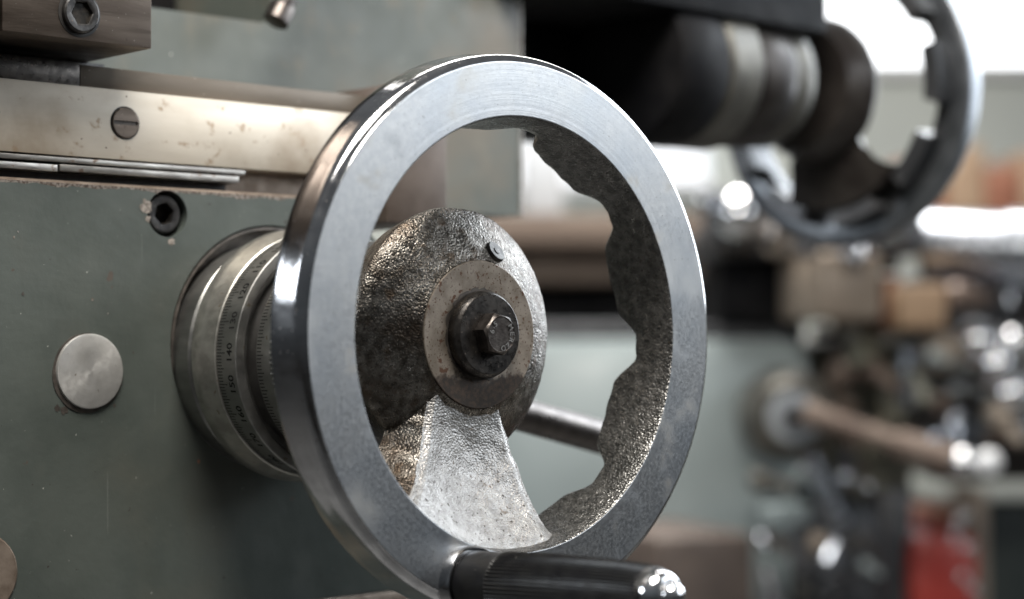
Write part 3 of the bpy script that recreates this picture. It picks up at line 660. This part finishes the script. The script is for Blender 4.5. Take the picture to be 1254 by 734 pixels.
# shiny cylinder cover on the right
cy = bgbar((1128, 300), (1300, 310), 1.95, .030, 1.9, prof=[(0, .026), (.03, .034), (.6, .034), (.62, .038), (.98, .038), (1, .03)])
one(cy, 'spindle_cover', 'steel_far', 'bright bluish steel cylinder lying at the right edge', 'machine part')
m = bgbox(1130, 335, 1300, 400, 2.0, .2, .1); one(m, 'spindle_housing', 'dark_grey', 'dark grey housing under the bright steel cylinder', 'machine part')
# tan fixtures
one(bgbox(1004, 308, 1088, 392, 1.85, .1, .12, .3), 'iron_fixture', 'tan', 'tan iron fixture block with a pale face left of the orange block', 'machine part')
one(bgbox(1102, 348, 1160, 402, 1.85, .1, .1), 'wooden_block', 'orange', 'small orange tan block beside the tan fixture', 'block')
one(bgbox(1086, 338, 1101, 402, 1.9, .1, .1), 'red_spacer', 'brick', 'narrow dark red spacer between the tan fixture and orange block', 'block')
# big sage green machine
gm = thing('green_machine', 'large blurred sage green machine body with rounded shoulder behind the wheel', 'machine', tuple(at(850, 560, 1.9)))
m = MB(); p0 = at(620, 640, 1.95); 
bgbox(560, 405, 1005, 900, 1.95, .5, .10).build('body', 'sage', gm)
bgbox(560, 395, 985, 420, 1.97, .45, .2).build('top_cover', 'dark_grey', gm)
# round boss with a lever
bl = thing('feed_lever', 'pale round boss with a thin rusty lever arm ending in a white ball', 'lever', tuple(at(962, 512, 1.8)))
a0 = Vector(at(958, 508, 1.92)); dd = -VY
m = MB(); m.tube(a0, a0+dd*.9, 1, n=48, prof=[(0, .046/S), (.7, .044/S), (.9, .040/S), (1, .032/S)]); m.build('boss', 'ring_far', bl)
m = MB(); m.tube(a0+dd*.6, a0+dd*1.0, .024/S, n=40); m.build('bright_face', 'pale', bl)
m = MB(); m.tube(a0+dd*.9, a0+dd*1.25, .013/S, n=32); m.build('boss_screw', 'dark_grey', bl)
m = bgbar((985, 505), (1172, 566), 1.80, .012, 1.76, prof=[(0, .013), (.25, .009), (.6, .009), (.62, .013), (1, .013)]); m.build('arm', 'rust', bl)
m = MB(); m.ball(at(1180, 566, 1.75), .0125/S, 18); m.build('joint', 'chrome', bl)
m = MB(); m.ball(at(1211, 567, 1.74), .0115/S, 18); m.build('ball', 'white', bl)
# olive headstock
ol_ = thing('milling_head', 'olive beige machine head crowded with small levers, right of the green machine', 'machine', tuple(at(1070, 500, 2)))
bgbox(985, 408, 1135, 640, 2.05, .3, .25, .2).build('head', 'olive', ol_)
bgbox(1020, 380, 1120, 420, 2.0, .2, .3, -.2).build('cap', 'tan', ol_)
bgbox(1080, 600, 1118, 900, 2.02, .2, .05).build('post', 'dark_grey', ol_)
# chrome balls
for k_, (px, py, r, lab) in enumerate(((1197, 418, .021, 'chrome ball knob left above the other ball knobs'), (1243, 420, .018, 'chrome ball knob nearest the right edge, below the steel cylinder'), (1222, 446, .022, 'chrome ball knob in the middle of the group'),
        (1240, 482, .022, 'lowest chrome ball knob of the group at right'), (1150, 432, .020, 'tan tinted steel ball knob at the left of the group'))):
    t = thing('ball_knob', lab, 'knob', tuple(at(px, py, 1.9)), 'chrome ball knobs at the right')
    m = MB(); m.ball(at(px, py, 1.9), r/S, 18); m.build('ball', 'chrome' if k_ < 4 else 'tan', t)
    m = MB(); c0 = Vector(at(px, py, 1.9)); m.tube(c0+VY*.1, c0+VY*3.2, .006/S, n=16); m.build('stem', 'steel_far', t)
# lower right clutter
one(bgbox(800, 655, 935, 900, 1.78, .2, .1, .35), 'wooden_crate', 'dark_wood', 'brown wooden crate low in the background right of the crank handle', 'crate')
gb = thing('gear_assembly', 'dark gear assembly with blued rods and many small levers low in the background', 'machine', tuple(at(1030, 660, 1.85)))
bgbox(930, 610, 1086, 900, 1.95, .2, .15).build('gear_case', 'dark_grey', gb)
bgbar((990, 560), (1030, 640), 1.80, .009).build('rod', 'steel_far', gb)
rnd = random.Random(5)
pal = ('steel_far', 'dark_grey', 'rust', 'cast_far', 'black_paint', 'ring_far', 'tan', 'sage')
def clutter(parent, n, x0, y0, x1, y1, d0, d1, big=1.0, pal=pal):
    for q in range(n):
        px, py, d = rnd.uniform(x0, x1), rnd.uniform(y0, y1), rnd.uniform(d0, d1); c0 = Vector(at(px, py, d)); mm = rnd.choice(pal); kind = rnd.random(); r = rnd.uniform(.004, .012)*big/S
        v = Vector((rnd.uniform(-1, 1), rnd.uniform(-1, 1), rnd.uniform(-1, 1))).normalized()
        m = MB()
        if kind < .45:
            m.tube(c0-v*r*2.2, c0+v*r*2.2, r, n=24, prof=[(0, r*.6), (.1, r), (.45, r), (.46, r*.6), (.9, r*.6), (1, r*.4)]); m.build('spindle', mm, parent)
        elif kind < .72:
            w, h = r*rnd.uniform(.8, 2.4), r*rnd.uniform(.8, 2.0); m.box(c0-Vector((w, h, r)), c0+Vector((w, h, r)), r*.15); m.build('bracket', mm, parent)
        else:
            m.ball(c0, r*.9, 14); m.tube(c0, c0+VY*r*3, r*.3, n=14); m.build('knob', mm, parent)
clutter(ol_, 30, 1010, 400, 1150, 600, 1.86, 2.0, 1.2, pal+('tan', 'olive', 'ring_far'))
dgx = thing('turret_head', 'brown and steel turret head with many small parts at the right edge', 'machine part', tuple(at(1200, 380, 1.95)))
bgbox(1140, 395, 1330, 590, 2.2, .3, .05).build('housing', 'cast_far', dgx)
clutter(dgx, 34, 1110, 345, 1275, 545, 1.85, 2.1, 1.2, pal+('steel_far', 'cast_far', 'dark_grey'))
clutter(mt_, 16, 865, 240, 1100, 330, 1.80, 1.9, 1.1)
clutter(gb, 26, 935, 575, 1068, 734, 1.78, 1.90)
rd = thing('red_machine', 'red enamelled machine cover with small shiny bolts in the lower right', 'machine cover', tuple(at(1160, 680, 1.9)))
bgbox(1114, 656, 1202, 900, 2.0, .2, .2).build('cover', 'red', rd)
bgbox(1140, 628, 1196, 658, 2.12, .15, .3).build('lid', 'brick', rd)
bgbox(1190, 600, 1212, 900, 2.08, .1, .2).build('side_rail', 'tan', rd)
for px, py in ((1180, 632), (1168, 658), (1186, 672), (1178, 706), (1192, 722), (1174, 640)):
    m = MB(); m.ball(at(px, py, 1.98), .006/S, 20); m.build('bolt', 'mirror', rd)
cb = thing('tool_cabinet', 'dark green cabinet with pale top in the lower right corner', 'cabinet', tuple(at(1230, 640, 2.6)))
bgbox(1150, 574, 1420, 612, 2.6, .4, .05).build('cabinet_top', 'wall', cb)
bgbox(1150, 614, 1420, 1000, 2.62, .38, .02).build('cabinet_body', 'dark_green', cb)
for o in bpy.data.objects:
    if '_o' in o: del o['_o']
